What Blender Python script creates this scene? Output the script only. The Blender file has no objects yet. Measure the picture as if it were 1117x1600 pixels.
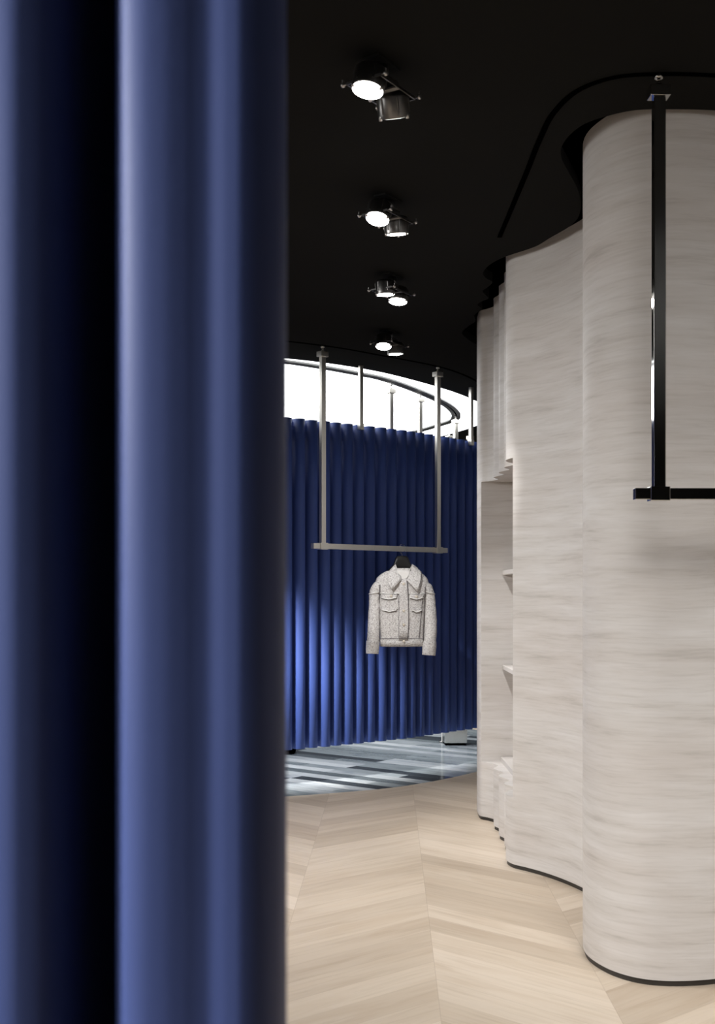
import bpy, bmesh, math, random
from mathutils import Vector, Matrix, noise
from mathutils.geometry import tessellate_polygon
random.seed(7)
S = bpy.context.scene
COL = S.collection
PI = math.pi
HC = 1.35            # lens height above the floor
CZ = 2.997           # ceiling height

# ------------------------------------------------------------------ helpers
def tag(o, label=None, cat=None, group=None, kind=None):
    if label: o['label'] = label
    if cat: o['category'] = cat
    if group: o['group'] = group
    if kind: o['kind'] = kind
    return o

def empty(name, loc=(0, 0, 0), rz=0.0):
    o = bpy.data.objects.new(name, None); COL.objects.link(o)
    o.location = loc; o.rotation_euler = (0, 0, rz); o.empty_display_size = .05
    return o

class MB:
    """collects shapes, then becomes ONE mesh object"""
    def __init__(s):
        s.bm = bmesh.new(); s.uv = s.bm.loops.layers.uv.new('UVMap')
    def box(s, c, size, M=None):
        hx, hy, hz = size[0]/2, size[1]/2, size[2]/2
        vs = []
        for x in (-hx, hx):
            for y in (-hy, hy):
                for z in (-hz, hz):
                    p = Vector((x, y, z))
                    if M: p = M @ p
                    vs.append(s.bm.verts.new(p + Vector(c)))
        for f in ((0,1,3,2), (4,6,7,5), (0,4,5,1), (2,3,7,6), (0,2,6,4), (1,5,7,3)):
            s.bm.faces.new([vs[i] for i in f])
        return s
    def lathe(s, prof, c=(0,0,0), axis=(0,0,1), n=32, cap=True):
        """prof: [(r, h)] along axis from c"""
        q = Vector((0,0,1)).rotation_difference(Vector(axis).normalized())
        rings = []
        for r, h in prof:
            rings.append([s.bm.verts.new(q @ Vector((r*math.cos(2*PI*i/n), r*math.sin(2*PI*i/n), h)) + Vector(c)) for i in range(n)])
        for a, b in zip(rings, rings[1:]):
            for i in range(n):
                j = (i+1) % n
                f = s.bm.faces.new((a[i], a[j], b[j], b[i])); f.smooth = True
        if cap:
            s.bm.faces.new(list(reversed(rings[0]))); s.bm.faces.new(rings[-1])
        return s
    def tube(s, pts, r, n=10, closed=False):
        pts = [Vector(p) for p in pts]; rings = []
        m = len(pts)
        for i, p in enumerate(pts):
            a = pts[i-1] if (i > 0 or closed) else p
            b = pts[(i+1) % m] if (i < m-1 or closed) else p
            t = (b-a).normalized()
            up = Vector((0,0,1)) if abs(t.z) < .95 else Vector((0,1,0))
            u = t.cross(up).normalized(); v = u.cross(t)
            rr = r[i] if isinstance(r, (list, tuple)) else r
            rings.append([s.bm.verts.new(p + u*rr*math.cos(2*PI*k/n) + v*rr*math.sin(2*PI*k/n)) for k in range(n)])
        pr = list(zip(rings, rings[1:]))
        if closed: pr.append((rings[-1], rings[0]))
        for a, b in pr:
            for k in range(n):
                j = (k+1) % n
                f = s.bm.faces.new((a[k], a[j], b[j], b[k])); f.smooth = True
        if not closed:
            s.bm.faces.new(list(reversed(rings[0]))); s.bm.faces.new(rings[-1])
        return s
    def loft(s, rings, cap=True, smooth=True, closed=True):
        vr = [[s.bm.verts.new(p) for p in r] for r in rings]
        n = len(vr[0])
        for a, b in zip(vr, vr[1:]):
            for k in range(n if closed else n-1):
                j = (k+1) % n
                f = s.bm.faces.new((a[k], a[j], b[j], b[k])); f.smooth = smooth
        if cap and closed:
            s.bm.faces.new(list(reversed(vr[0]))); s.bm.faces.new(vr[-1])
        return s
    def strip(s, path, z0, z1, smooth=True, flip=False, u0=0.0, nz=1):
        """vertical wall along a plan path, uv = (arc length, height) in metres"""
        us = [u0]
        for a, b in zip(path, path[1:]): us.append(us[-1] + math.hypot(b[0]-a[0], b[1]-a[1]))
        grid = [[s.bm.verts.new((p[0], p[1], z0+(z1-z0)*k/nz)) for k in range(nz+1)] for p in path]
        for i in range(len(path)-1):
            for k in range(nz):
                vs = [grid[i][k], grid[i+1][k], grid[i+1][k+1], grid[i][k+1]]
                uvs = [(us[i], z0+(z1-z0)*k/nz), (us[i+1], z0+(z1-z0)*k/nz), (us[i+1], z0+(z1-z0)*(k+1)/nz), (us[i], z0+(z1-z0)*(k+1)/nz)]
                if flip: vs.reverse(); uvs.reverse()
                f = s.bm.faces.new(vs); f.smooth = smooth
                for l, w in zip(f.loops, uvs): l[s.uv].uv = w
        return s
    def quad(s, pts, uvs=None):
        f = s.bm.faces.new([s.bm.verts.new(p) for p in pts])
        if uvs:
            for l, w in zip(f.loops, uvs): l[s.uv].uv = w
        return s
    def poly(s, outer, holes=(), z=0.0, up=True):
        loops = [[Vector((p[0], p[1], 0)) for p in outer]] + [[Vector((p[0], p[1], 0)) for p in h] for h in holes]
        flat = [p for l in loops for p in l]
        vs = [s.bm.verts.new((p.x, p.y, z)) for p in flat]
        for t in tessellate_polygon(loops):
            a, b, c = (flat[i] for i in t)
            ccw = (b-a).cross(c-a).z
            if abs(ccw) < 1e-12: continue
            idx = t if (ccw > 0) == up else tuple(reversed(t))
            try: f = s.bm.faces.new([vs[i] for i in idx])
            except ValueError: continue
            for l in f.loops: l[s.uv].uv = (l.vert.co.x, l.vert.co.y)
        return s
    def slab(s, outer, z0, z1):
        """plan polygon with thickness"""
        s.poly(outer, z=z1, up=True); s.poly(outer, z=z0, up=False)
        area = sum(a[0]*b[1]-b[0]*a[1] for a, b in zip(outer, outer[1:]+outer[:1]))
        s.strip(list(outer)+[outer[0]], z0, z1, smooth=False, flip=area < 0)
        return s
    def build(s, name, mat, parent=None, bevel=0, loc=None, merge=False, seg=2):
        if merge: bmesh.ops.remove_doubles(s.bm, verts=s.bm.verts, dist=1e-5)
        me = bpy.data.meshes.new(name); s.bm.to_mesh(me); s.bm.free()
        o = bpy.data.objects.new(name, me); COL.objects.link(o)
        if mat: me.materials.append(mat)
        if parent: o.parent = parent
        if loc: o.location = loc
        if bevel:
            m = o.modifiers.new('bevel', 'BEVEL'); m.width = bevel; m.segments = seg; m.limit_method = 'ANGLE'
        return o

def crom(P, per=10, closed=False):
    """Catmull-Rom through plan points"""
    P = [Vector(p) for p in P]; n = len(P); out = []
    rng = range(n) if closed else range(n-1)
    for i in rng:
        if closed: a, b, c, d = P[i-1], P[i], P[(i+1) % n], P[(i+2) % n]
        else: a, b, c, d = P[max(i-1,0)], P[i], P[i+1], P[min(i+2,n-1)]
        # centripetal
        def tj(ti, p, q): return ti + max((q-p).length, 1e-6)**.5
        t0 = 0; t1 = tj(t0,a,b) if a != b else t0+.001; t2 = tj(t1,b,c); t3 = tj(t2,c,d) if c != d else t2+.001
        if a == b: a = b + (b-c)*.01; t1 = tj(t0,a,b); t2 = tj(t1,b,c); t3 = tj(t2,c,d) if c != d else t2+.001
        if c == d: d = c + (c-b)*.01; t3 = tj(t2,c,d)
        for k in range(per):
            t = t1 + (t2-t1)*k/per
            A1 = a*((t1-t)/(t1-t0)) + b*((t-t0)/(t1-t0)); A2 = b*((t2-t)/(t2-t1)) + c*((t-t1)/(t2-t1)); A3 = c*((t3-t)/(t3-t2)) + d*((t-t2)/(t3-t2))
            B1 = A1*((t2-t)/(t2-t0)) + A2*((t-t0)/(t2-t0)); B2 = A2*((t3-t)/(t3-t1)) + A3*((t-t1)/(t3-t1))
            C = B1*((t2-t)/(t2-t1)) + B2*((t-t1)/(t2-t1))
            out.append(tuple(C))
    if not closed: out.append(tuple(P[-1]))
    return out

def offset(path, g, closed=False):
    """sideways shift of a plan path (left of travel = +)"""
    out = []; n = len(path)
    for i in range(n):
        a = path[i-1] if (i > 0 or closed) else path[i]
        b = path[(i+1) % n] if (i < n-1 or closed) else path[i]
        t = Vector((b[0]-a[0], b[1]-a[1])).normalized()
        out.append((path[i][0]-t.y*g, path[i][1]+t.x*g))
    return out

# ------------------------------------------------------------------ materials
class NT:
    def __init__(s, name):
        s.m = bpy.data.materials.new(name); s.m.use_nodes = True
        s.t = s.m.node_tree; s.t.nodes.clear()
        s.out = s.t.nodes.new('ShaderNodeOutputMaterial')
    def n(s, typ, ins=None, **props):
        nd = s.t.nodes.new('ShaderNode'+typ)
        for k, v in props.items(): setattr(nd, k, v)
        for k, v in (ins or {}).items():
            sock = nd.inputs[k]
            if isinstance(v, bpy.types.NodeSocket): s.t.links.new(v, sock)
            else: sock.default_value = v
        return nd
    def math(s, op, a, b=0.0, c=None):
        ins = {0: a, 1: b}
        if c is not None: ins[2] = c
        return s.n('Math', ins, operation=op).outputs[0]
    def ramp(s, fac, stops):
        r = s.n('ValToRGB', {'Fac': fac}); cr = r.color_ramp
        while len(cr.elements) < len(stops): cr.elements.new(.5)
        for e, (p, c) in zip(cr.elements, stops):
            e.position = p; e.color = (*c, 1) if len(c) == 3 else c
        return r.outputs['Color']
    def mix(s, fac, a, b, mode='MIX'):
        x = s.n('Mix', {'Factor': fac}, data_type='RGBA', blend_type=mode)
        for i, v in ((6, a), (7, b)):
            if isinstance(v, bpy.types.NodeSocket): s.t.links.new(v, x.inputs[i])
            else: x.inputs[i].default_value = (*v, 1)
        return x.outputs[2]
    def done(s, bsdf):
        s.t.links.new(bsdf.outputs[0], s.out.inputs['Surface']); return s.m

def simple(name, col, rough=.5, metal=0.0, nz=0.0, scale=60, **extra):
    k = NT(name)
    tc = k.n('TexCoord').outputs['Object']
    no = k.n('TexNoise', {'Vector': tc, 'Scale': scale, 'Detail': 3.0}).outputs['Fac']
    c = k.mix(no, tuple(x*(1-nz) for x in col), tuple(min(1, x*(1+nz)) for x in col))
    b = k.n('BsdfPrincipled', {'Base Color': c, 'Roughness': rough, 'Metallic': metal})
    for a, v in extra.items(): b.inputs[a.replace('_', ' ')].default_value = v
    return k.done(b)

def emit(name, col, strength):
    k = NT(name)
    return k.done(k.n('Emission', {'Color': (*col, 1), 'Strength': strength}))

def stone_mat():
    k = NT('travertine_grain')
    uv = k.n('UVMap').outputs['UV']
    warp = k.n('TexNoise', {'Vector': uv, 'Scale': 1.3, 'Detail': 2.0})
    w = k.n('VectorMath', {0: warp.outputs['Color'], 1: (.0, .05, 0)}, operation='MULTIPLY').outputs[0]
    p = k.n('VectorMath', {0: uv, 1: w}, operation='ADD').outputs[0]
    m1 = k.n('Mapping', {'Vector': p, 'Scale': (2.0, 21, 1)}).outputs[0]
    m2 = k.n('Mapping', {'Vector': p, 'Scale': (5.0, 90, 1)}).outputs[0]
    m3 = k.n('Mapping', {'Vector': p, 'Scale': (1.1, 3.2, 1)}).outputs[0]
    n1 = k.n('TexNoise', {'Vector': m1, 'Scale': 1.0, 'Detail': 5.0, 'Roughness': .62}).outputs['Fac']
    n2 = k.n('TexNoise', {'Vector': m2, 'Scale': 1.0, 'Detail': 3.0, 'Roughness': .6}).outputs['Fac']
    n3 = k.n('TexNoise', {'Vector': m3, 'Scale': 1.0, 'Detail': 3.0}).outputs['Fac']
    c1 = k.ramp(n1, [(.28, (.43, .405, .385)), (.42, (.53, .507, .487)), (.56, (.565, .545, .53)), (.74, (.61, .595, .585))])
    c2 = k.ramp(n2, [(.30, (.84, .83, .82)), (.5, (1, 1, 1)), (.75, (1.0, 1.0, 1.0))])
    c3 = k.ramp(n3, [(.3, (.93, .90, .88)), (.7, (1, 1, 1))])
    c = k.mix(1.0, k.mix(.55, c1, c2, 'MULTIPLY'), c3, 'MULTIPLY')
    b = k.n('BsdfPrincipled', {'Base Color': c, 'Roughness': .55, 'Specular IOR Level': .25})
    return k.done(b)

def wood_mat():
    k = NT('chevron_oak')
    tc = k.n('TexCoord').outputs['Object']
    yaw = .0270
    mp = k.n('Mapping', {'Vector': tc, 'Location': (-.305, -5.218, 0)}).outputs[0]
    mp = k.n('Mapping', {'Vector': mp, 'Rotation': (0, 0, yaw)}).outputs[0]
    sx = k.n('SeparateXYZ', {0: mp})
    u, v = sx.outputs[0], sx.outputs[1]
    P = .57; SL = .89; PITCH = .20
    uu = k.math('DIVIDE', u, P)
    ci = k.math('FLOOR', uu)
    fr = k.math('SUBTRACT', uu, ci)
    par = k.math('FLOORED_MODULO', ci, 2.0)                       # 1 = column left of the ridge
    # height along the board inside a column: rises to the ridge at u=0
    up = fr; dn = k.math('SUBTRACT', 1.0, fr)
    tri = k.math('ADD', k.math('MULTIPLY', par, up), k.math('MULTIPLY', k.math('SUBTRACT', 1.0, par), dn))
    vv = k.math('SUBTRACT', v, k.math('MULTIPLY', tri, P*SL))
    bi = k.math('DIVIDE', vv, PITCH)
    bidx = k.math('FLOOR', bi)
    bfr = k.math('SUBTRACT', bi, bidx)
    idv = k.n('CombineXYZ', {0: ci, 1: bidx, 2: 3.7}).outputs[0]
    rnd = k.n('TexWhiteNoise', {'Vector': idv}, noise_dimensions='3D')
    rv = rnd.outputs['Value']
    along = k.math('MULTIPLY', fr, P*1.34)
    g = k.n('CombineXYZ', {0: k.math('ADD', along, k.math('MULTIPLY', rv, 37.0)), 1: k.math('MULTIPLY', vv, 1.0), 2: k.math('MULTIPLY', rv, 11.0)}).outputs[0]
    g1 = k.n('Mapping', {'Vector': g, 'Scale': (3.0, 34, 1)}).outputs[0]
    g2 = k.n('Mapping', {'Vector': g, 'Scale': (1.6, 9, 1)}).outputs[0]
    n1 = k.n('TexNoise', {'Vector': g1, 'Scale': 1.0, 'Detail': 4.0, 'Roughness': .6, 'Distortion': .4}).outputs['Fac']
    n2 = k.n('TexNoise', {'Vector': g2, 'Scale': 1.0, 'Detail': 3.0, 'Distortion': .8}).outputs['Fac']
    base = k.ramp(rv, [(0, (.47, .39, .305)), (.5, (.55, .465, .37)), (1, (.62, .535, .44))])
    gr = k.ramp(n1, [(.28, (.80, .76, .71)), (.5, (1, .99, .98)), (.75, (1.04, 1.04, 1.04))])
    gb = k.ramp(n2, [(.3, (.88, .84, .80)), (.55, (1, 1, 1)), (.8, (1.0, .97, .95))])
    c = k.mix(.6, base, gr, 'MULTIPLY'); c = k.mix(.8, c, gb, 'MULTIPLY')
    # fine joints
    e1 = k.math('LESS_THAN', k.math('MINIMUM', bfr, k.math('SUBTRACT', 1.0, bfr)), .007)
    e2 = k.math('LESS_THAN', k.math('MINIMUM', fr, dn), .0025)
    ed = k.math('MAXIMUM', e1, e2)
    c = k.mix(k.math('MULTIPLY', ed, .35), c, (.30, .23, .17))
    rg = k.math('MULTIPLY_ADD', n1, .15, .38)
    b = k.n('BsdfPrincipled', {'Base Color': c, 'Roughness': rg, 'Specular IOR Level': .3})
    return k.done(b)

def marble_mat():
    k = NT('blue_grey_marble_strips')
    tc = k.n('TexCoord').outputs['Object']
    mp = k.n('Mapping', {'Vector': tc, 'Rotation': (0, 0, math.radians(38))}).outputs[0]
    br = k.n('TexBrick', {'Vector': mp, 'Color1': (0,0,0,1), 'Color2': (1,1,1,1), 'Mortar': (.5,.5,.5,1), 'Scale': 1.0, 'Mortar Size': .0006, 'Bias': 0.0, 'Brick Width': .95, 'Row Height': .13})
    br.offset = .37; br.offset_frequency = 3
    r = k.n('SeparateColor', {0: br.outputs['Color']}).outputs[0]
    off = k.n('CombineXYZ', {0: k.math('MULTIPLY', r, 20.0), 1: k.math('MULTIPLY', r, 33.0), 2: 0.0}).outputs[0]
    q = k.n('VectorMath', {0: mp, 1: off}, operation='ADD').outputs[0]
    n1 = k.n('TexNoise', {'Vector': k.n('Mapping', {'Vector': q, 'Scale': (2, 6, 1)}).outputs[0], 'Scale': 1.0, 'Detail': 6.0, 'Roughness': .65, 'Distortion': 1.2}).outputs['Fac']
    tone = k.ramp(r, [(.0, (.06, .07, .085)), (.13, (.085, .10, .115)), (.2, (.23, .265, .285)), (.55, (.32, .36, .38)), (.7, (.44, .475, .50)), (1, (.66, .69, .71))])
    ve = k.ramp(n1, [(.3, (.55, .6, .66)), (.5, (1, 1, 1)), (.68, (1.25, 1.25, 1.25))])
    c = k.mix(.85, tone, ve, 'MULTIPLY')
    b = k.n('BsdfPrincipled', {'Base Color': c, 'Roughness': .13, 'Specular IOR Level': .5})
    return k.done(b)

def fabric_mat(name, col, rough=.45, sheen=.35, tint=(.55, .62, 1, 1), spec=.35):
    k = NT(name)
    uv = k.n('UVMap').outputs['UV']
    n = k.n('TexNoise', {'Vector': k.n('Mapping', {'Vector': uv, 'Scale': (3, 1.2, 1)}).outputs[0], 'Scale': 2.0, 'Detail': 3.0}).outputs['Fac']
    c = k.mix(n, tuple(x*.85 for x in col), tuple(x*1.15 for x in col))
    we = k.n('TexNoise', {'Vector': k.n('Mapping', {'Vector': uv, 'Scale': (900, 60, 1)}).outputs[0], 'Scale': 1.0, 'Detail': 1.0}).outputs['Fac']
    bp = k.n('Bump', {'Height': we, 'Strength': .08, 'Distance': .002}).outputs[0]
    b = k.n('BsdfPrincipled', {'Base Color': c, 'Roughness': rough, 'Specular IOR Level': spec, 'Sheen Weight': sheen, 'Sheen Roughness': .4, 'Sheen Tint': tint, 'Normal': bp})
    return k.done(b)

def tweed_mat():
    k = NT('ivory_boucle')
    tc = k.n('TexCoord').outputs['Object']
    v = k.n('TexVoronoi', {'Vector': tc, 'Scale': 150.0}).outputs['Distance']
    n = k.n('TexNoise', {'Vector': tc, 'Scale': 130.0, 'Detail': 3.0}).outputs['Fac']
    c = k.ramp(n, [(.32, (.36, .335, .33)), (.46, (.64, .615, .60)), (.68, (.80, .79, .775))])
    h = k.math('ADD', v, n)
    bp = k.n('Bump', {'Height': h, 'Strength': .6, 'Distance': .004}).outputs[0]
    b = k.n('BsdfPrincipled', {'Base Color': c, 'Roughness': .9, 'Normal': bp, 'Specular IOR Level': .1})
    return k.done(b)

M = dict(
    stone=stone_mat(), wood=wood_mat(), marble=marble_mat(),
    ceil=simple('black_ceiling_paint', (.0105, .0104, .0099), .9, nz=.08, scale=3, Specular_IOR_Level=.05),
    black=simple('matt_black', (.0006, .0006, .0006), .9, nz=.1, Specular_IOR_Level=.0),
    plinth=simple('dark_bronze_plinth', (.022, .019, .016), .45, nz=.2),
    dark=simple('charcoal_wall', (.012, .012, .012), .85, nz=.15, scale=4),
    chrome=simple('polished_chrome', (.62, .61, .59), .06, 1.0, nz=.02),
    nickel=simple('brushed_nickel', (.82, .79, .72), .34, 1.0, nz=.04),
    gun=simple('gunmetal_lamp', (.20, .195, .19), .32, 1.0, nz=.1, scale=25),
    gunlt=simple('satin_lamp_bar', (.55, .53, .52), .35, 1.0, nz=.06),
    steel=simple('mirror_steel', (.86, .85, .79), .22, 1.0, nz=.03),
    track=simple('grey_track_aluminium', (.13, .13, .125), .5, .3, nz=.05),
    lens=emit('lamp_lens', (1, .97, .93), 14.0),
    glow=emit('luminous_ceiling', (.96, .985, 1), 2.6),
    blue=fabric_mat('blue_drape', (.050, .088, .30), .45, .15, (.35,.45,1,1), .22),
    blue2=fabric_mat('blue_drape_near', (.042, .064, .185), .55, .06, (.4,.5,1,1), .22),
    tweed=tweed_mat(),
    seam=simple('grey_braid_and_shade', (.13, .12, .125), .9, nz=.5, scale=220),  # also colours the painted shade at the neck and under the flaps
    fringe=simple('white_fringe', (.82, .80, .77), .95, nz=.25, scale=220),
    lining=simple('white_lining', (.78, .76, .73), .6, nz=.05),
    pearl=simple('pearl_button', (.75, .68, .58), .25, .2, nz=.05),
    hanger=simple('black_hanger', (.005, .005, .005), .45, nz=.1),
)

# ------------------------------------------------------------------ plan curves
WALL = [(3.9,4.75), (3.4,4.95), (2.9,4.9), (2.4,4.55), (2.05,4.75), (1.8,4.68), (1.62,4.42), (1.45,4.18), (1.233,4.068), (1.073,4.046), (.98,4.072), (.906,4.147),
        (.857,4.27), (.845,4.38), (.872,4.55), (.94,4.76), (1.0,4.94), (1.04,5.1), (1.046,5.2), (1.03,5.29), (.963,5.483), (.886,5.633),
        (.82,5.728), (.7647,5.80), (.744,5.90), (.77,6.0), (.817,6.07), (.80,6.15), (.777,6.225), (.79,6.285), (.818,6.34), (.797,6.42), (.78,6.495),
        (.795,6.56), (.82,6.61), (.80,6.69), (.782,6.765), (.795,6.82), (.82,6.875), (.808,6.94), (.775,7.005), (.742,7.043), (.7325,7.075), (.731,7.15), (.742,7.30), (.80,7.50),
        (.93,7.75), (1.10,8.02), (1.32,8.5), (1.7,9.1), (2.3,9.8), (3.0,10.4), (3.9,10.9)]
wall = crom(WALL, 8)
G = .082
SLOT = [(3.95,4.62), (3.4,4.86), (2.93,4.82), (2.4,4.45), (2.07,4.66), (1.85,4.60), (1.70,4.38), (1.50,4.10), (1.25,4.018), (1.07,4.002), (.94,4.012), (.86,4.06), (.80,4.12),
        (.764,4.215), (.752,4.34), (.768,4.44), (.825,4.60), (.895,4.79), (.945,4.98), (.962,5.1), (.965,5.18), (.95,5.28), (.89,5.45), (.85,5.57), (.812,5.632), (.75,5.712), (.70,5.79),
        (.66,5.90), (.645,6.06), (.675,6.15), (.712,6.22), (.70,6.32), (.68,6.40), (.705,6.49), (.73,6.566), (.70,6.63), (.684,6.71), (.702,6.76), (.72,6.80), (.705,6.88), (.690,6.96),
        (.703,7.05), (.712,7.12), (.69,7.21), (.658,7.42), (.70,7.58), (.78,7.76),
        (.88,7.88), (1.03,8.12), (1.24,8.55), (1.63,9.17), (2.25,9.88), (2.97,10.5), (3.95,11.0)]
slot = crom(SLOT, 7)
OVAL = [(-.53,8.23), (-.246,8.39), (.02,8.6), (.2,8.78), (.403,9.04), (.62,9.35), (.79,9.62), (.97,9.97), (1.17,10.45), (1.27,11.0), (1.15,11.61), (.88,12.32), (.62,12.83),
        (.15,13.2), (-.7,13.6), (-2.0,13.5), (-3.2,12.6), (-3.7,11.0), (-3.4,9.4), (-2.7,8.4), (-1.8,8.0), (-1.1,8.0)]
oval = crom(OVAL, 8, True)
RING = [(-.533,8.283), (-.269,8.47), (.021,8.743), (.215,8.95), (.50,9.46), (.777,10.1), (.892,10.49), (.950,10.83), (.945,11.16), (.822,11.5), (.62,11.96),
        (.25,12.5), (-.6,13.0), (-1.8,12.95), (-2.9,12.2), (-3.3,10.9), (-3.0,9.5), (-2.4,8.65), (-1.7,8.22), (-1.1,8.13)]
ring_out = crom(RING, 8, True)
MARB = [(-.5,7.84), (.187,8.17), (.56,8.5), (.926,8.97), (1.3,9.5), (1.5,10.1), (1.52,10.7), (1.38,11.3), (1.15,11.75), (.5,12.9), (-.7,13.7), (-2.1,13.6), (-3.4,12.7),
        (-3.9,11.0), (-3.6,9.2), (-2.8,8.1), (-1.8,7.65), (-1.1,7.65)]
marb = crom(MARB, 10, True)

X0, X1, Y0, Y1 = -4.6, 3.9, -3.0, 16.0

# ------------------------------------------------------------------ setting
f = MB().poly([(X0,Y0), (X1,Y0), (X1,Y1), (X0,Y1)], [marb], 0.0).build('floor', M['wood']); tag(f, kind='structure')
f = MB().poly(marb, (), 0.0).build('floor_marble', M['marble']); tag(f, kind='structure')

k = MB()
outer = [(X0,Y0), (X1,Y0)] + slot + [(X1,Y1), (X0,Y1)]
k.poly(outer, [oval], CZ, up=False); k.poly(outer, [oval], CZ+.05, up=True)
k.strip(slot, CZ, CZ+.05); k.strip(list(oval)+[oval[0]], CZ, CZ+.05)
c = k.build('ceiling', M['ceil']); tag(c, kind='structure')
for nm, a, b, mt in (('wall_left', (X0,Y0), (X0,Y1), 'stone'), ('wall_back', (X0,Y0), (X1,Y0), 'dark'), ('wall_front', (X0,Y1), (X1,Y1), 'dark'),
                     ('wall_side', (X1,Y0), (X1,4.62), 'stone')):
    o = MB().strip([a, b], 0, CZ+.25, False).build(nm, M[mt]); tag(o, kind='structure')

# the undulating stone wall with its niche
ZB, ZN0, ZN1, ZT = .02, .347, 2.02, CZ+.05
YN0, YN1 = 5.80, 7.045
i0 = min(range(len(wall)), key=lambda i: abs(wall[i][1]-YN0) + abs(wall[i][0]-.765))
i1 = min(range(len(wall)), key=lambda i: abs(wall[i][1]-YN1) + abs(wall[i][0]-.740))
arc = [0.0]
for a, b in zip(wall, wall[1:]): arc.append(arc[-1] + math.hypot(b[0]-a[0], b[1]-a[1]))
k = MB()
k.strip(wall, ZB, ZN0, flip=True); k.strip(wall, ZN1, ZT, flip=True)
k.strip(wall[:i0+1], ZN0, ZN1, flip=True)
k.strip(wall[i1:], ZN0, ZN1, flip=True, u0=arc[i1])
XB = 1.17
edge = wall[i0:i1+1]
pn, pf = wall[i0], wall[i1]
npoly = list(edge) + [(XB, pf[1]), (XB, pn[1])]
k.poly(npoly, (), ZN0, up=True); k.poly(npoly, (), ZN1, up=False)
k.strip([pf, (XB, pf[1])], ZN0, ZN1, False, u0=3.3)
k.strip([(XB, pf[1]), (XB, pn[1])], ZN0, ZN1, False, u0=9.0)
k.strip([(XB, pn[1]), pn], ZN0, ZN1, False, u0=12.0)
w = k.build('wall_right', M['stone']); tag(w, kind='structure')
pl = offset(wall, -.006)
o = MB().strip(pl, 0.0, ZB+.001, flip=True).build('baseboard_right', M['plinth']); tag(o, kind='structure')

# niche fittings
o = MB().box((.0,0,0), (.30, YN1-YN0-.012, .026)).build('display_shelf', M['stone'], bevel=.002, loc=(1.015, (YN0+YN1)/2, .913))
tag(o, 'thin pale stone shelf in the wall niche, lower of the two', 'shelf')
o = MB().box((.0,0,0), (.30, YN1-YN0-.012, .026)).build('display_shelf', M['stone'], bevel=.002, loc=(1.015, (YN0+YN1)/2, 1.476))
tag(o, 'pale stone shelf near the top of the wall niche, above the other shelf', 'shelf')
o = MB().box((0,0,0), (.31, YN1-YN0-.012, .030)).build('display_slab', M['stone'], bevel=.002, loc=(1.011, (YN0+YN1)/2, ZN0+.0152))
tag(o, 'stone slab lying on top of the low fluted counter', 'slab')

# ------------------------------------------------------------------ luminous ceiling, tracks
k = MB().poly(oval, (), CZ+.004, up=False)
o = k.build('ceiling_light', M['glow'])
tag(o, 'large glowing white oval ceiling light above the far blue curtain', 'ceiling light')

def track_mesh(outer_path, width, z0, z1, closed):
    a = outer_path; b = offset(outer_path, width, closed)
    rings = [[(p[0],p[1],z0), (q[0],q[1],z0), (q[0],q[1],z1), (p[0],p[1],z1)] for p, q in zip(a, b)]
    if closed: rings.append(rings[0])
    return MB().loft(rings, cap=not closed, smooth=False)
r = empty('ceiling_track', (0, 0, 0)); tag(r, 'grey oval ceiling track crossing the glowing white ceiling', 'track')
W = .036
track_mesh(ring_out, W, CZ-.010, CZ+.003, True).build('rail', M['track'], r)
ri = offset(ring_out, W+.014, True)
track_mesh(ri, W, CZ-.010, CZ+.003, True).build('rail', M['track'], r)
sl = offset(ring_out, W, True)
o = track_mesh(sl, .014, CZ-.004, CZ+.003, True).build('slot', M['black'], r); o['label'] = 'black slot between the rails'

T1 = crom([(.655,5.43), (.66,4.6), (.66,4.25), (.672,4.02), (.725,3.84), (.82,3.75), (.953,3.727), (1.12,3.735), (1.5,3.80), (1.9,4.0)], 10)
o = track_mesh(offset(T1, -.010), .020, CZ-.004, CZ+.02, False).build('ceiling_track', M['black'])
tag(o, 'thin black curved ceiling track around the nearest stone column', 'track')
T2 = crom([(-1.6,7.45), (-.9,7.50), (-.231,7.80), (.2,8.16), (.581,8.52), (.8,8.85), (1.0,9.3)], 10)
o = track_mesh(offset(T2, -.007), .014, CZ-.004, CZ+.02, False).build('ceiling_track', M['black'])
tag(o, 'thin black ceiling track holding the rack with the white jacket', 'track')

# ------------------------------------------------------------------ hanging racks
BARZ = 1.666
def post_parts(root, x, dx0, mat, zb, blk=(.064,.05,.034), w=.038):
    """one square post with block and hook hanging from the ceiling, local x along the bar"""
    zt = CZ - .06
    MB().box((x, 0, (zt+zb)/2), (w, w*.8, zt-zb)).build('post', mat, root, bevel=.002)
    b = MB().box((x, 0, zt), blk).build('top_block', mat, root, bevel=.002)
    k = MB().lathe([(.006, zt+.016), (.006, CZ-.012)], (x,0,0), n=12)
    k.lathe([(.011, zt+.017), (.011, zt+.026)], (x,0,0), n=14)
    k.lathe([(.013, CZ-.016), (.013, CZ-.004)], (x,0,0), n=14)
    k.build('hook', mat, b)
def rack(x, y, rz, span, over, mat, label, w=.038):
    r = empty('clothes_rack', (x, y, 0), rz); tag(r, label, 'clothes rack')
    for px in (0, span):
        post_parts(r, px, 0, mat, BARZ+.02, w=w)
        k = MB().box((px, 0, BARZ), (.062, .046, .045)); k.build('clamp', mat, r, bevel=.002)
    MB().box((span/2, 0, BARZ), (span+2*over, .03, .036)).build('rail', mat, r, bevel=.0015)
    return r
rack(.953, 3.727, math.radians(1.5), 1.0, .078, M['chrome'], 'dark mirror polished clothes rack in front of the nearest stone column')
rack(-.231, 7.80, math.atan2(.72, .812), 1.085, .088, M['nickel'], 'silver clothes rack holding the white jacket', .036)

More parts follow.
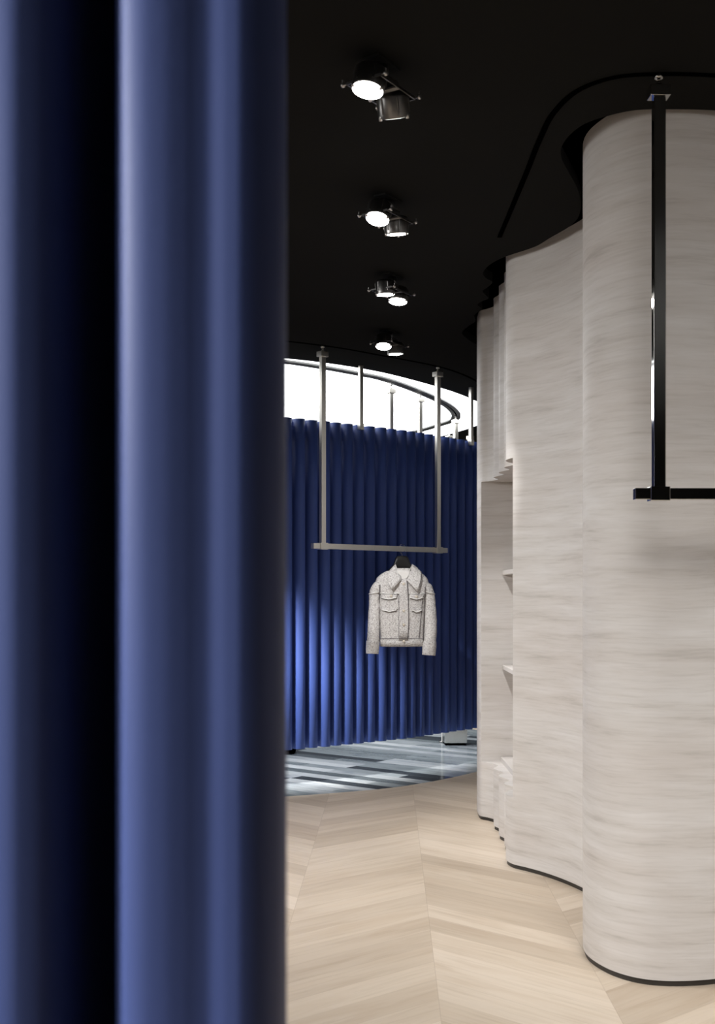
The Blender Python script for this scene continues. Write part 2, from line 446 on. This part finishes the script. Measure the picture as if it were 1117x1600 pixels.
def hang_post(x, y, zb, label, mat='nickel', rz=.6, w=.034, group=None, name='hanging_post'):
    r = empty(name, (x, y, 0), rz); tag(r, label, 'post', group)
    post_parts(r, 0, 0, M[mat], zb, blk=(.06,.05,.035), w=w)
    return r
hang_post(.262, 9.22, 1.66, 'left one of two slim chrome posts hanging from the oval track in the middle')
hang_post(.512, 9.64, 1.66, 'right one of two slim chrome posts hanging from the oval track in the middle')
hang_post(.905, 10.86, 1.66, 'chrome post hanging at the tightest bend of the oval track', w=.04)
hang_post(1.145, 11.97, 1.66, 'short looking chrome post beyond the oval light, nearest the stone wall', w=.045)
hang_post(.93, 11.97, 1.66, 'chrome post mostly hidden, only its tip above the far blue curtain', w=.045)
def support(x, y, label, rz):
    r = empty('curtain_support', (x, y, 0), rz); tag(r, label, 'curtain rod')
    MB().box((0, 0, (CZ+2.57)/2), (.030, .026, CZ-2.57)).build('rod', M['nickel'], r, bevel=.0015)
    k = MB().box((0, .0, 2.555), (.036, .036, .045)); k.lathe([(.006,0),(.006,.006)], (0,-.018,2.555), (0,-1,0), n=12)
    k.build('end_block', M['nickel'], r, bevel=.002)
support(.023, 8.49, 'steel rod carrying the far curtain, between the rack posts', math.radians(38))
support(.905, 9.385, 'steel rod carrying the far curtain, beside the stone wall', math.radians(46))

# ------------------------------------------------------------------ curtains
def resample(path, step):
    out = [path[0]]; acc = 0.0
    for a, b in zip(path, path[1:]):
        L = math.hypot(b[0]-a[0], b[1]-a[1]); d = 0.0
        while acc + (L-d) >= step:
            d += step-acc; acc = 0.0
            t = d/L; out.append((a[0]+(b[0]-a[0])*t, a[1]+(b[1]-a[1])*t))
        acc += L-d
    return out
def pleats(path, pitch, amp, bulb, wide, seg=18, wob=.0, ph0=0.0):
    """plan curve of a ripple-fold curtain along path"""
    st = pitch/seg; base = resample(path, st); out = []
    n = len(base)
    for i, p in enumerate(base):
        a = base[max(i-1,0)]; b = base[min(i+1,n-1)]
        t = Vector((b[0]-a[0], b[1]-a[1])).normalized(); nn = Vector((t.y, -t.x))
        th = 2*PI*i/seg + ph0 + wob*math.sin(i*.043) 
        s = bulb*math.sin(2*th) + wide*math.sin(th); o = amp*math.cos(th)*(1+wob*.5*math.sin(i*.11))
        out.append((p[0]+t.x*s+nn.x*o, p[1]+t.y*s+nn.y*o))
    return out
def curtain_obj(name, prof, z0, z1, mat, thick, nz=1):
    k = MB(); k.strip(prof, z0, z1, True, nz=nz)
    o = k.build(name, mat)
    m = o.modifiers.new('thick', 'SOLIDIFY'); m.thickness = thick; m.offset = 0
    return o
CP = crom([(-3.0,8.05), (-2.2,7.72), (-1.4,7.72), (-.9,7.93), (-.5,8.19), (.02,8.575), (.39,8.895), (.7,9.25), (.975,9.56), (1.22,9.95), (1.34,10.4)], 16)
prof = pleats(CP, 
              .104, .038, .0055, .0135, 24, .22)
o = curtain_obj('curtain', prof, .267, 2.575, M['blue'], .003, nz=4)
tag(o, 'far blue pleated curtain hanging behind the white jacket', 'curtain')

# near curtain: big rolled pleats seen out of focus
NP = [(-.660,.90), (-.605,.872), (-.550,.875), (-.515,.92), (-.485,.985), (-.450,.985), (-.420,.935), (-.380,.895), (-.340,.892), (-.305,.888), (-.277,.879), (-.254,.875), (-.2375,.881), (-.2265,.90), (-.2215,.945),
      (-.217,.99), (-.206,1.03), (-.192,1.01), (-.1865,.96), (-.1845,.92), (-.181,.895), (-.173,.8825), (-.162,.8768), (-.145,.8752), (-.130,.8765), (-.120,.878), (-.110,.8788), (-.096,.8768), (-.084,.8772), (-.072,.886),
      (-.0625,.905), (-.0585,.93), (-.060,.96), (-.070,.985)]
npf = crom(NP, 8)
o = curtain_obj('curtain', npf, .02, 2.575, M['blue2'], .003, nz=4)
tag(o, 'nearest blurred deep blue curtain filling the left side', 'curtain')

# ------------------------------------------------------------------ spotlight fixtures
def spot(name, loc, target, power, cone, blend=.5, r=.03, col=(1,.95,.89)):
    L = bpy.data.lights.new(name, 'SPOT'); L.energy = power; L.spot_size = math.radians(cone); L.spot_blend = blend
    L.shadow_soft_size = r; L.color = col
    o = bpy.data.objects.new(name, L); COL.objects.link(o); o.location = loc
    o.rotation_euler = (Vector(target)-Vector(loc)).to_track_quat('-Z', 'Y').to_euler()
    return o
FA = math.radians(-33)      # long axis of the gimbal frame, from +y to the right
def fixture(x, y, nA, nB, dzA, dzB, label):
    r = empty('twin_spotlight', (x, y, CZ), FA); tag(r, label, 'spotlight', 'twin spotlights along the ceiling')
    MB().box((0, .0, -.004), (.06, .13, .008)).build('ceiling_plate', M['ceil'], r, bevel=.002)
    MB().lathe([(.022,-.045), (.022,-.011)], n=20).box((0,0,-.05), (.05,.12,.012)).build('stem', M['gun'], r)
    zf = -.088
    k = MB()
    for sx in (-1, 1): k.box((sx*.060, 0, zf), (.005, .205, .008))
    for yy in (-.1025, .1025): k.box((0, yy, zf), (.124, .004, .008))
    k.build('gimbal_frame', M['gun'], r)
    k = MB().box((0, 0, zf-.002), (.118, .020, .006)); k.box((0,0,zf+.014), (.03,.014,.04))
    k.build('cross_bar', M['gunlt'], r)
    R = Matrix.Rotation(-FA, 3, 'Z')
    for (yy, nrm, dz) in ((-.066, nA, dzA), (.068, nB, dzB)):
        n = (R @ Vector(nrm)).normalized(); c = Vector((0, yy, zf+.02+dz))
        # body is built upward from the lens along -n
        b = c + n*.045
        k = MB().lathe([(.049, 0), (.050, .004), (.0505, .010), (.0505, .062), (.046, .070), (.030, .076), (.012, .078)], b, -n, n=36)
        q = Vector((0,0,1)).rotation_difference(-n)
        for a in range(6):
            p = q @ Vector((.0505*math.cos(a*PI/3+.3), .0505*math.sin(a*PI/3+.3), .038)) + b
            k.box(p, (.004,.004,.046), q.to_matrix())
        h = k.build('lamp_head', M['gun'], r)
        MB().lathe([(.0475, 0), (.0475, .0007)], b - n*.0004, n, n=36).build('lens', M['lens'], h)['label'] = 'glowing white lens'
        for a in (0, PI*.62, PI*1.3):
            p = q @ Vector((.048*math.cos(a), .048*math.sin(a), -.002)) + b
            MB().lathe([(.005,-.004),(.005,.010)], p, -n, n=10).build('lens_clip', M['gunlt'], h)
    for sx in (-1, 1):
        for yy in (-.1, .1):
            k = MB().lathe([(.003,0),(.003,.010),(.0075,.011),(.0075,.018),(.004,.020)], (sx*.062, yy, zf), (sx,0,0), n=12)
            k.box((sx*.078, yy, zf+.006), (.003,.004,.02)); k.build('thumb_screw', M['gunlt'], r)
    return r
FX = [(.0744,3.652, (-.17,-.16,-1), (.13,.58,-1), .0, -.028, 'largest, nearest twin spotlight on the black ceiling'),
      (.126,4.898, (-.2,-.33,-1), (.05,.19,-1), .0, -.02, 'second nearest twin spotlight on the black ceiling, left lens turned to the viewer'),
      (.177,6.094, (.03,.07,-1), (-.08,-.17,-1), .0, -.01, 'third twin spotlight from the front, right lens turned to the viewer'),
      (.20,7.379, (-.06,-.3,-1), (.04,.06,-1), .0, -.02, 'smallest, farthest twin spotlight, just above the glowing oval')]
for a in FX: fixture(*a)

# ------------------------------------------------------------------ things under the curtain
r = empty('display_plinth', (.872, 10.58, 0), math.radians(2)); tag(r, 'mirror steel block standing on the marble below the curtain hem', 'plinth')
MB().box((0,0,.447), (.20,.20,.85)).build('body', M['steel'], r, bevel=.003)
MB().box((0,0,.011), (.185,.185,.022)).build('foot', M['black'], r)
r = empty('display_stand', (.770, 10.72, 0)); tag(r, 'thin chrome stand beside the steel block under the curtain', 'stand')
MB().lathe([(.030,0),(.030,.008),(.007,.012),(.007,1.0)], n=24).build('pole', M['gun'], r)
r = empty('display_table', (-.66, 10.05, 0)); tag(r, 'black foot of a display table below the left curtain hem', 'table')
MB().box((0,0,.03), (.26,.26,.06)).build('foot', M['black'], r, bevel=.004)
MB().box((0,0,.45), (.08,.08,.78)).build('column', M['black'], r)
MB().box((0,0,.86), (.6,.6,.04)).build('tabletop', M['black'], r, bevel=.004)

# ------------------------------------------------------------------ jacket on its hanger
JX, JY = .313, 8.283
JR = math.radians(6)
h = empty('coat_hanger', (JX, JY, 0), JR); tag(h, 'black hanger on the silver rail inside the white jacket', 'hanger')
hk = [(0, 0, 1.612), (0, 0, 1.628), (.004, 0, 1.634)]
for i in range(0, 15):
    a = -PI/2 + i*(2*PI*.86)/14
    hk.append((.0135*math.cos(a)*1.0+.0, 0, 1.667 + .033*math.sin(a)))
# the bar runs at an angle through the loop, so the loop is turned square to it
ang = math.atan2(.72, .812) - JR + PI/2
hk = [(x*math.cos(ang)*2.2, x*math.sin(ang)*2.2, z) for x, y, z in hk]
MB().tube(hk, .0026, 8).build('hook', M['chrome'], h)
pts = []
def hang_ring(x, zc, hz, hy):
    return [Vector((x, hy*math.cos(2*PI*k/16), zc+hz*math.sin(2*PI*k/16))) for k in range(16)]
k = MB().loft([hang_ring(x, z, hz, hy) for x, z, hz, hy in ((-.175,1.455,.006,.008), (-.15,1.468,.013,.022), (-.10,1.500,.016,.024), (-.06,1.530,.030,.02), (-.045,1.556,.050,.016), (-.03,1.567,.050,.013), (0,1.568,.050,.012),
              (.03,1.567,.050,.013), (.045,1.556,.050,.016), (.06,1.530,.030,.02), (.10,1.500,.016,.024), (.15,1.468,.013,.022), (.175,1.455,.006,.008))])
k.build('body', M['hanger'], h)

j = empty('jacket', (JX, JY, 0), JR); tag(j, 'white boucle jacket with pointed collar hanging on the silver rack', 'jacket')
KX = .00052
def jx(cx): return (cx-562)*KX
def jz(cy): return 1.608 - cy*KX
def fuzz(o, amp, sc=60):
    for v in o.data.vertices:
        p = v.co*sc
        v.co += v.normal*amp*(noise.noise(p)+.6*noise.noise(p*2.3))
def sring(xc, w, d, z, n=48, e=2.6, yc=0.0, zs=0.0):
    out = []
    for i in range(n):
        t = 2*PI*i/n; c, s_ = math.cos(t), math.sin(t)
        x = w*math.copysign(abs(c)**(2/e), c); y = d*math.copysign(abs(s_)**(2/e), s_)
        out.append(Vector((xc+x, yc+y, z + zs*abs(x)/max(w,1e-6))))
    return out
TORSO = [(1205,.152,.058), (1150,.155,.062), (1090,.155,.064), (950,.158,.067), (800,.162,.069), (650,.167,.071), (520,.174,.072), (470,.186,.072), (420,.190,.071), (360,.188,.068), (310,.184,.062), (270,.172,.056), (235,.152,.050), (200,.122,.046), (170,.085,.042), (150,.06,.040)]
rows = crom([(a, b*1000, c*1000) for a, b, c in TORSO], 4)
torso_tab = [(jz(a), b/1000, c/1000) for a, b, c in rows]
o = MB().loft([sring(.0, w, d, z) for z, w, d in torso_tab], cap=False).build('torso', M['tweed'], j)
fuzz(o, .0022)
m = o.modifiers.new('thick', 'SOLIDIFY'); m.thickness = .004
def front_y(x, z):
    """front surface of the torso (negative y)"""
    T = sorted(torso_tab)
    z = min(max(z, T[0][0]), T[-1][0])
    for a, b in zip(T, T[1:]):
        if a[0] <= z <= b[0]:
            q = (z-a[0])/max(b[0]-a[0], 1e-6); w = a[1]+(b[1]-a[1])*q; d = a[2]+(b[2]-a[2])*q; break
    c = min(.985, abs(x)/w); return -d*(1-c**2.6)**(1/2.6)
def sleeve(sx, tab):
    cen = crom([(x, y, z, r) if False else (x, y, z) for x, y, z, r in tab], 6)
    rs = crom([(r*100, 0) for x, y, z, r in tab], 6)
    rings = []
    n = 28
    for i, p in enumerate(cen):
        a = Vector(cen[max(i-1,0)]); b = Vector(cen[min(i+1,len(cen)-1)]); t = (b-a).normalized()
        u = Vector((1,0,0)); u = (u - t*u.dot(t)).normalized(); v = t.cross(u)
        r = rs[i][0]/100
        rings.append([Vector(p) + u*r*math.cos(2*PI*q/n) + v*r*.95*math.sin(2*PI*q/n) for q in range(n)])
    return rings
LS = [(jx(330),.0,jz(345),.032), (jx(285),.0,jz(375),.042), (jx(235),.0,jz(420),.046), (jx(203),.0,jz(480),.043), (jx(190),-.004,jz(620),.040), (jx(178),-.012,jz(800),.041), (jx(168),-.022,jz(1000),.043), (jx(160),-.028,jz(1140),.042)]
RS = [(jx(790),.0,jz(345),.032), (jx(835),.0,jz(375),.042), (jx(885),.0,jz(420),.046), (jx(919),.0,jz(480),.043), (jx(938),-.004,jz(620),.042), (jx(945),-.012,jz(800),.044), (jx(945),-.022,jz(1000),.045), (jx(932),-.028,jz(1150),.043)]
for sx, tab, cuff in ((-1, LS, [(jx(160),-.028,jz(1130),.046), (jx(155),-.030,jz(1200),.0465), (jx(150),-.032,jz(1300),.0445)]),
                      (1, RS, [(jx(932),-.028,jz(1140),.0475), (jx(926),-.030,jz(1230),.049), (jx(918),-.032,jz(1325),.047)])):
    o = MB().loft(sleeve(sx, tab)).build('sleeve', M['tweed'], j); fuzz(o, .0030, 55)
    o = MB().loft(sleeve(sx, cuff), cap=False).build('cuff', M['tweed'], j); fuzz(o, .0015)
    m = o.modifiers.new('thick', 'SOLIDIFY'); m.thickness = .006
    # armhole fringe where the sleeve is set in
    x0 = tab[3][0]; k = MB()
    ringp = [(x0 + .047*math.cos(t), tab[3][1] + .047*math.sin(t), jz(478) + .010*sx*math.cos(t)*(-1)) for t in [2*PI*q/24 for q in range(24)]]
    k.tube(ringp, .0035, 6, True); o = k.build('armhole_fringe', M['fringe'], j); fuzz(o, .002, 200)
def patch(pts, name, mat, th=.004, lift=.003, sub=5, parent=None, tilt=0.0):
    """cloth piece lying on the chest: outline in crop units, follows the torso front"""
    P = [Vector((jx(a), jz(b), 0)) for a, b in pts]
    cx = sum(p.x for p in P)/len(P); cz = sum(p.y for p in P)/len(P)
    k = MB(); bm = k.bm
    vs = [bm.verts.new((p.x, 0, p.y)) for p in P]
    fc = bm.faces.new(vs)
    bmesh.ops.triangulate(bm, faces=[fc])
    bmesh.ops.subdivide_edges(bm, edges=bm.edges[:], cuts=sub, use_grid_fill=True)
    for v in bm.verts: v.co.y = front_y(v.co.x, v.co.z) - lift - tilt*(jz(300)-v.co.z)
    bm.normal_update()
    if sum(f_.normal.y for f_ in bm.faces) > 0: bmesh.ops.reverse_faces(bm, faces=bm.faces[:])
    for f_ in bm.faces: f_.smooth = True
    o = k.build(name, mat, parent or j)
    m = o.modifiers.new('thick', 'SOLIDIFY'); m.thickness = th; m.offset = 1
    return o
def seam(pts, name, mat, r=.0022, lift=.003, parent=None, jit=.0012, sub=6):
    pp = []
    for (a, b), (c_, d) in zip(pts, pts[1:]):
        for q in range(sub):
            t = q/sub; pp.append((a+(c_-a)*t, b+(d-b)*t))
    pp.append(pts[-1])
    P3 = [(jx(a)+random.uniform(-jit,jit), front_y(jx(a), jz(b))-lift, jz(b)+random.uniform(-jit,jit)) for a, b in pp]
    return MB().tube(P3, r, 6).build(name, mat, parent or j)
# front placket, waistband, yoke
patch([(505,300), (615,300), (628,520), (628,1120), (500,1120), (503,520)], 'placket', M['tweed'], .004, .003)
wb = MB().loft([sring(.0, w+.003, d+.004, z) for z, w, d in ((jz(1205),.152,.058), (jz(1150),.155,.062), (jz(1095),.155,.064))], cap=False).build('waistband', M['tweed'], j)
m = wb.modifiers.new('thick', 'SOLIDIFY'); m.thickness = .004
seam([(245,1095), (400,1092), (560,1090), (700,1092), (845,1100)], 'braid_or_shade', M['seam'], .0018, .009, wb)
seam([(500,520), (497,700), (500,900), (500,1085)], 'braid_or_shade', M['seam'], .0018, .006)
seam([(612,320), (625,520), (630,800), (625,1085)], 'braid_or_shade', M['seam'], .0034, .006)
seam([(250,370), (246,600), (246,900), (243,1160)], 'braid_or_shade', M['seam'], .0042, .004)
seam([(862,400), (862,560), (845,900), (838,1150)], 'braid_or_shade', M['seam'], .0026, .004)
seam([(828,560), (805,800), (780,1090)], 'braid_or_shade', M['seam'], .0024, .003)
seam([(250,488), (400,492), (560,492), (720,492), (860,490)], 'yoke_fringe', M['fringe'], .0034, .003)
seam([(250,500), (400,504), (560,504), (720,504), (860,502)], 'braid_or_shade', M['seam'], .0016, .003)
for pts, nm in (([(262,500), (480,505), (470,545), (365,568), (270,548)], 'pocket_flap'), ([(640,503), (845,500), (840,545), (735,570), (645,545)], 'pocket_flap'),
                ([(270,690), (480,690), (470,712), (375,735), (275,708)], 'pocket_flap'), ([(670,690), (818,688), (815,715), (735,742), (680,715)], 'pocket_flap')):
    fl = patch(pts, nm, M['tweed'], .004, .004, 3)
    seam([pts[4], pts[3], pts[2]], 'flap_fringe', M['fringe'], .0036, .009, fl)
    seam([(a, b+9) for a, b in (pts[4], pts[3], pts[2])], 'braid_or_shade', M['seam'], .0022, .004, fl)  # dark line painting the shadow under the flap edge
for cx, cy in ((565,720), (565,908), (565,1130), (395,522), (738,530), (563,360)):
    p = (jx(cx), front_y(jx(cx), jz(cy))-.0075, jz(cy))
    if cy == 1130: p = (p[0], p[1]-.004, p[2])
    MB().lathe([(.0085,0), (.0095,.002), (.0085,.0045), (.004,.0035)], p, (0,-1,0), n=18).build('button', M['pearl'], j)
# collar: two pointed wings and the stand behind the neck
for pts, sh in (([(470,95), (350,225), (345,300), (365,380), (402,440), (470,372), (532,302), (492,220)], [(402,440), (365,380), (345,300), (350,225)]),
            ([(690,92), (765,150), (815,205), (792,330), (745,466), (675,392), (605,318), (652,222)], [(745,466), (792,330), (815,205)])):
    o = patch(pts, 'collar_wing', M['tweed'], .006, .013, 4, tilt=.16)
    # top edge rolls back over the neck
    for v in o.data.vertices:
        t = max(0.0, (v.co.z - jz(260))/(jz(92)-jz(260)))
        v.co.y = v.co.y*(1-t) + (-.030)*t
    if sh[0][0] > 600: seam(sh, 'braid_or_shade', M['seam'], .0024, .024, o)
k = MB(); st = []
for z, ww, dd in ((jz(300), .050, .035), (jz(200), .055, .040), (jz(105), .060, .036)):
    st.append([Vector((ww*math.cos(t), dd*math.sin(t), z)) for t in [PI*q/20 for q in range(21)]])
o = k.loft(st, cap=False, closed=False).build('collar_stand', M['tweed'], j)
m = o.modifiers.new('thick', 'SOLIDIFY'); m.thickness = .005
patch([(480,175), (660,175), (640,250), (600,300), (566,318), (530,296), (500,250)], 'lining', M['lining'], .002, .002, 3)
patch([(532,305), (600,305), (590,332), (566,345), (545,332)], 'neck_shade', M['seam'], .002, .0045, 2)  # dark triangle painting the shade below the collar opening

# ------------------------------------------------------------------ lights
# the lamps in view shine where their heads point
WARM = (1, .985, .968)
def down(x, y, pw, tx=None, ty=None, cone=166, r=.12):
    return spot('spot', (x, y, 2.80), (x if tx is None else tx, y if ty is None else ty, 0), pw, cone, 1.0, r, WARM)
KP = 37.0
for x, y, tx, ty in ((.04,3.59,-.1,3.2), (.11,3.72,.2,4.2), (.09,4.84,-.1,4.2), (.165,4.97,.2,5.1), (.14,6.04,.1,5.8), (.215,6.16,.1,5.7)):
    down(x, y, .22*KP, tx, ty, 100)
down(.165, 7.32, 1.2*KP, .165, 7.0, 100); down(.24, 7.45, .12*KP, .2, 7.3, 90)
# unseen spots, added and balanced to brighten the stone wall and floor evenly
for x, y, d, cn, v in ((-3.6,4.8,(.92,.15,-.37),70,5.0), (-3.6,4.8,(.83,.21,-.52),70,3.2), (1.2,.3,(.21,.69,-.69),70,2.5), (-2.6,4.8,(.6,.3,-.75),70,2.2),
        (1.6,1.6,(.21,.69,-.69),70,2.15), (-1.7,1.2,(.6,.3,-.75),100,1.13), (-3.6,4.6,(.84,-.11,-.53),100,1.3), (.2,2.3,(0,0,-1),100,.85), (.9,2.0,(.21,.69,-.69),70,1.15),
        (1.6,1.6,(-.18,.44,-.88),70,.93), (-2.6,1.2,(.6,.3,-.75),100,.86), (-3.6,3.6,(.6,.3,-.75),70,.95), (-3.6,2.4,(.92,.15,-.37),100,.9), (-3.6,3.6,(.83,.21,-.52),70,.75),
        (.9,2.0,(.26,.43,-.86),70,1.0), (2.3,2.3,(-.09,.89,-.45),100,.57), (1.6,1.6,(-.09,.89,-.45),100,.6), (.9,2.0,(-.09,.89,-.45),100,.35), (-1.7,4.8,(.92,.15,-.37),100,.35)):
    spot('spot', (x, y, 2.80), (x+d[0], y+d[1], 2.80+d[2]), v*KP, cn, 1.0, .40, WARM)
down(-2.3, -1.1, 260)  # unseen fill added behind the camera for the near curtain's front
spot('spot', (-2.6,4.8,2.80), (-.68,8.12,.72), 1350, 20, 1.0, .05, WARM)
spot('spot', (.165,4.97,2.80), (.97,7.0,.9), 75, 28, .8, .04, WARM)
spot('spot', (.14,6.04,2.80), (.80,6.5,.35), 40, 34, .8, .04, WARM)
spot('spot', (-.5,6.2,2.83), (.3,8.28,1.25), 82, 15, .6, .03, (1,.99,.98))
spot('spot', (-3.6,.32,2.7), (-.2,.9,1.3), 620, 40, .8, .10, WARM)

w = bpy.data.worlds.new('World'); S.world = w; w.use_nodes = True
w.node_tree.nodes['Background'].inputs[0].default_value = (.0, .0, .0, 1)
w.node_tree.nodes['Background'].inputs[1].default_value = 0

# ------------------------------------------------------------------ camera
cam = bpy.data.cameras.new('camera'); co = bpy.data.objects.new('camera', cam); COL.objects.link(co)
co.location = (0, 0, HC); co.rotation_euler = (PI/2, 0, 0)
cam.sensor_fit = 'HORIZONTAL'; cam.sensor_width = 36; cam.lens = 36*1840/1117
cam.shift_y = 128/1117; cam.shift_x = 0
cam.clip_start = .02
cam.dof.use_dof = True; cam.dof.focus_distance = 6.0; cam.dof.aperture_fstop = 9.0
S.camera = co
vs = S.view_settings
S.display_settings.display_device = 'sRGB'
vs.view_transform = 'Standard'; vs.look = 'None'; vs.gamma = 1.0; vs.use_curve_mapping = False; vs.exposure = 0.95
S.cycles.use_denoising = True
S.cycles.max_bounces = 8; S.cycles.diffuse_bounces = 5; S.cycles.caustics_reflective = False; S.cycles.caustics_refractive = False
S.cycles.sample_clamp_indirect = 4.0
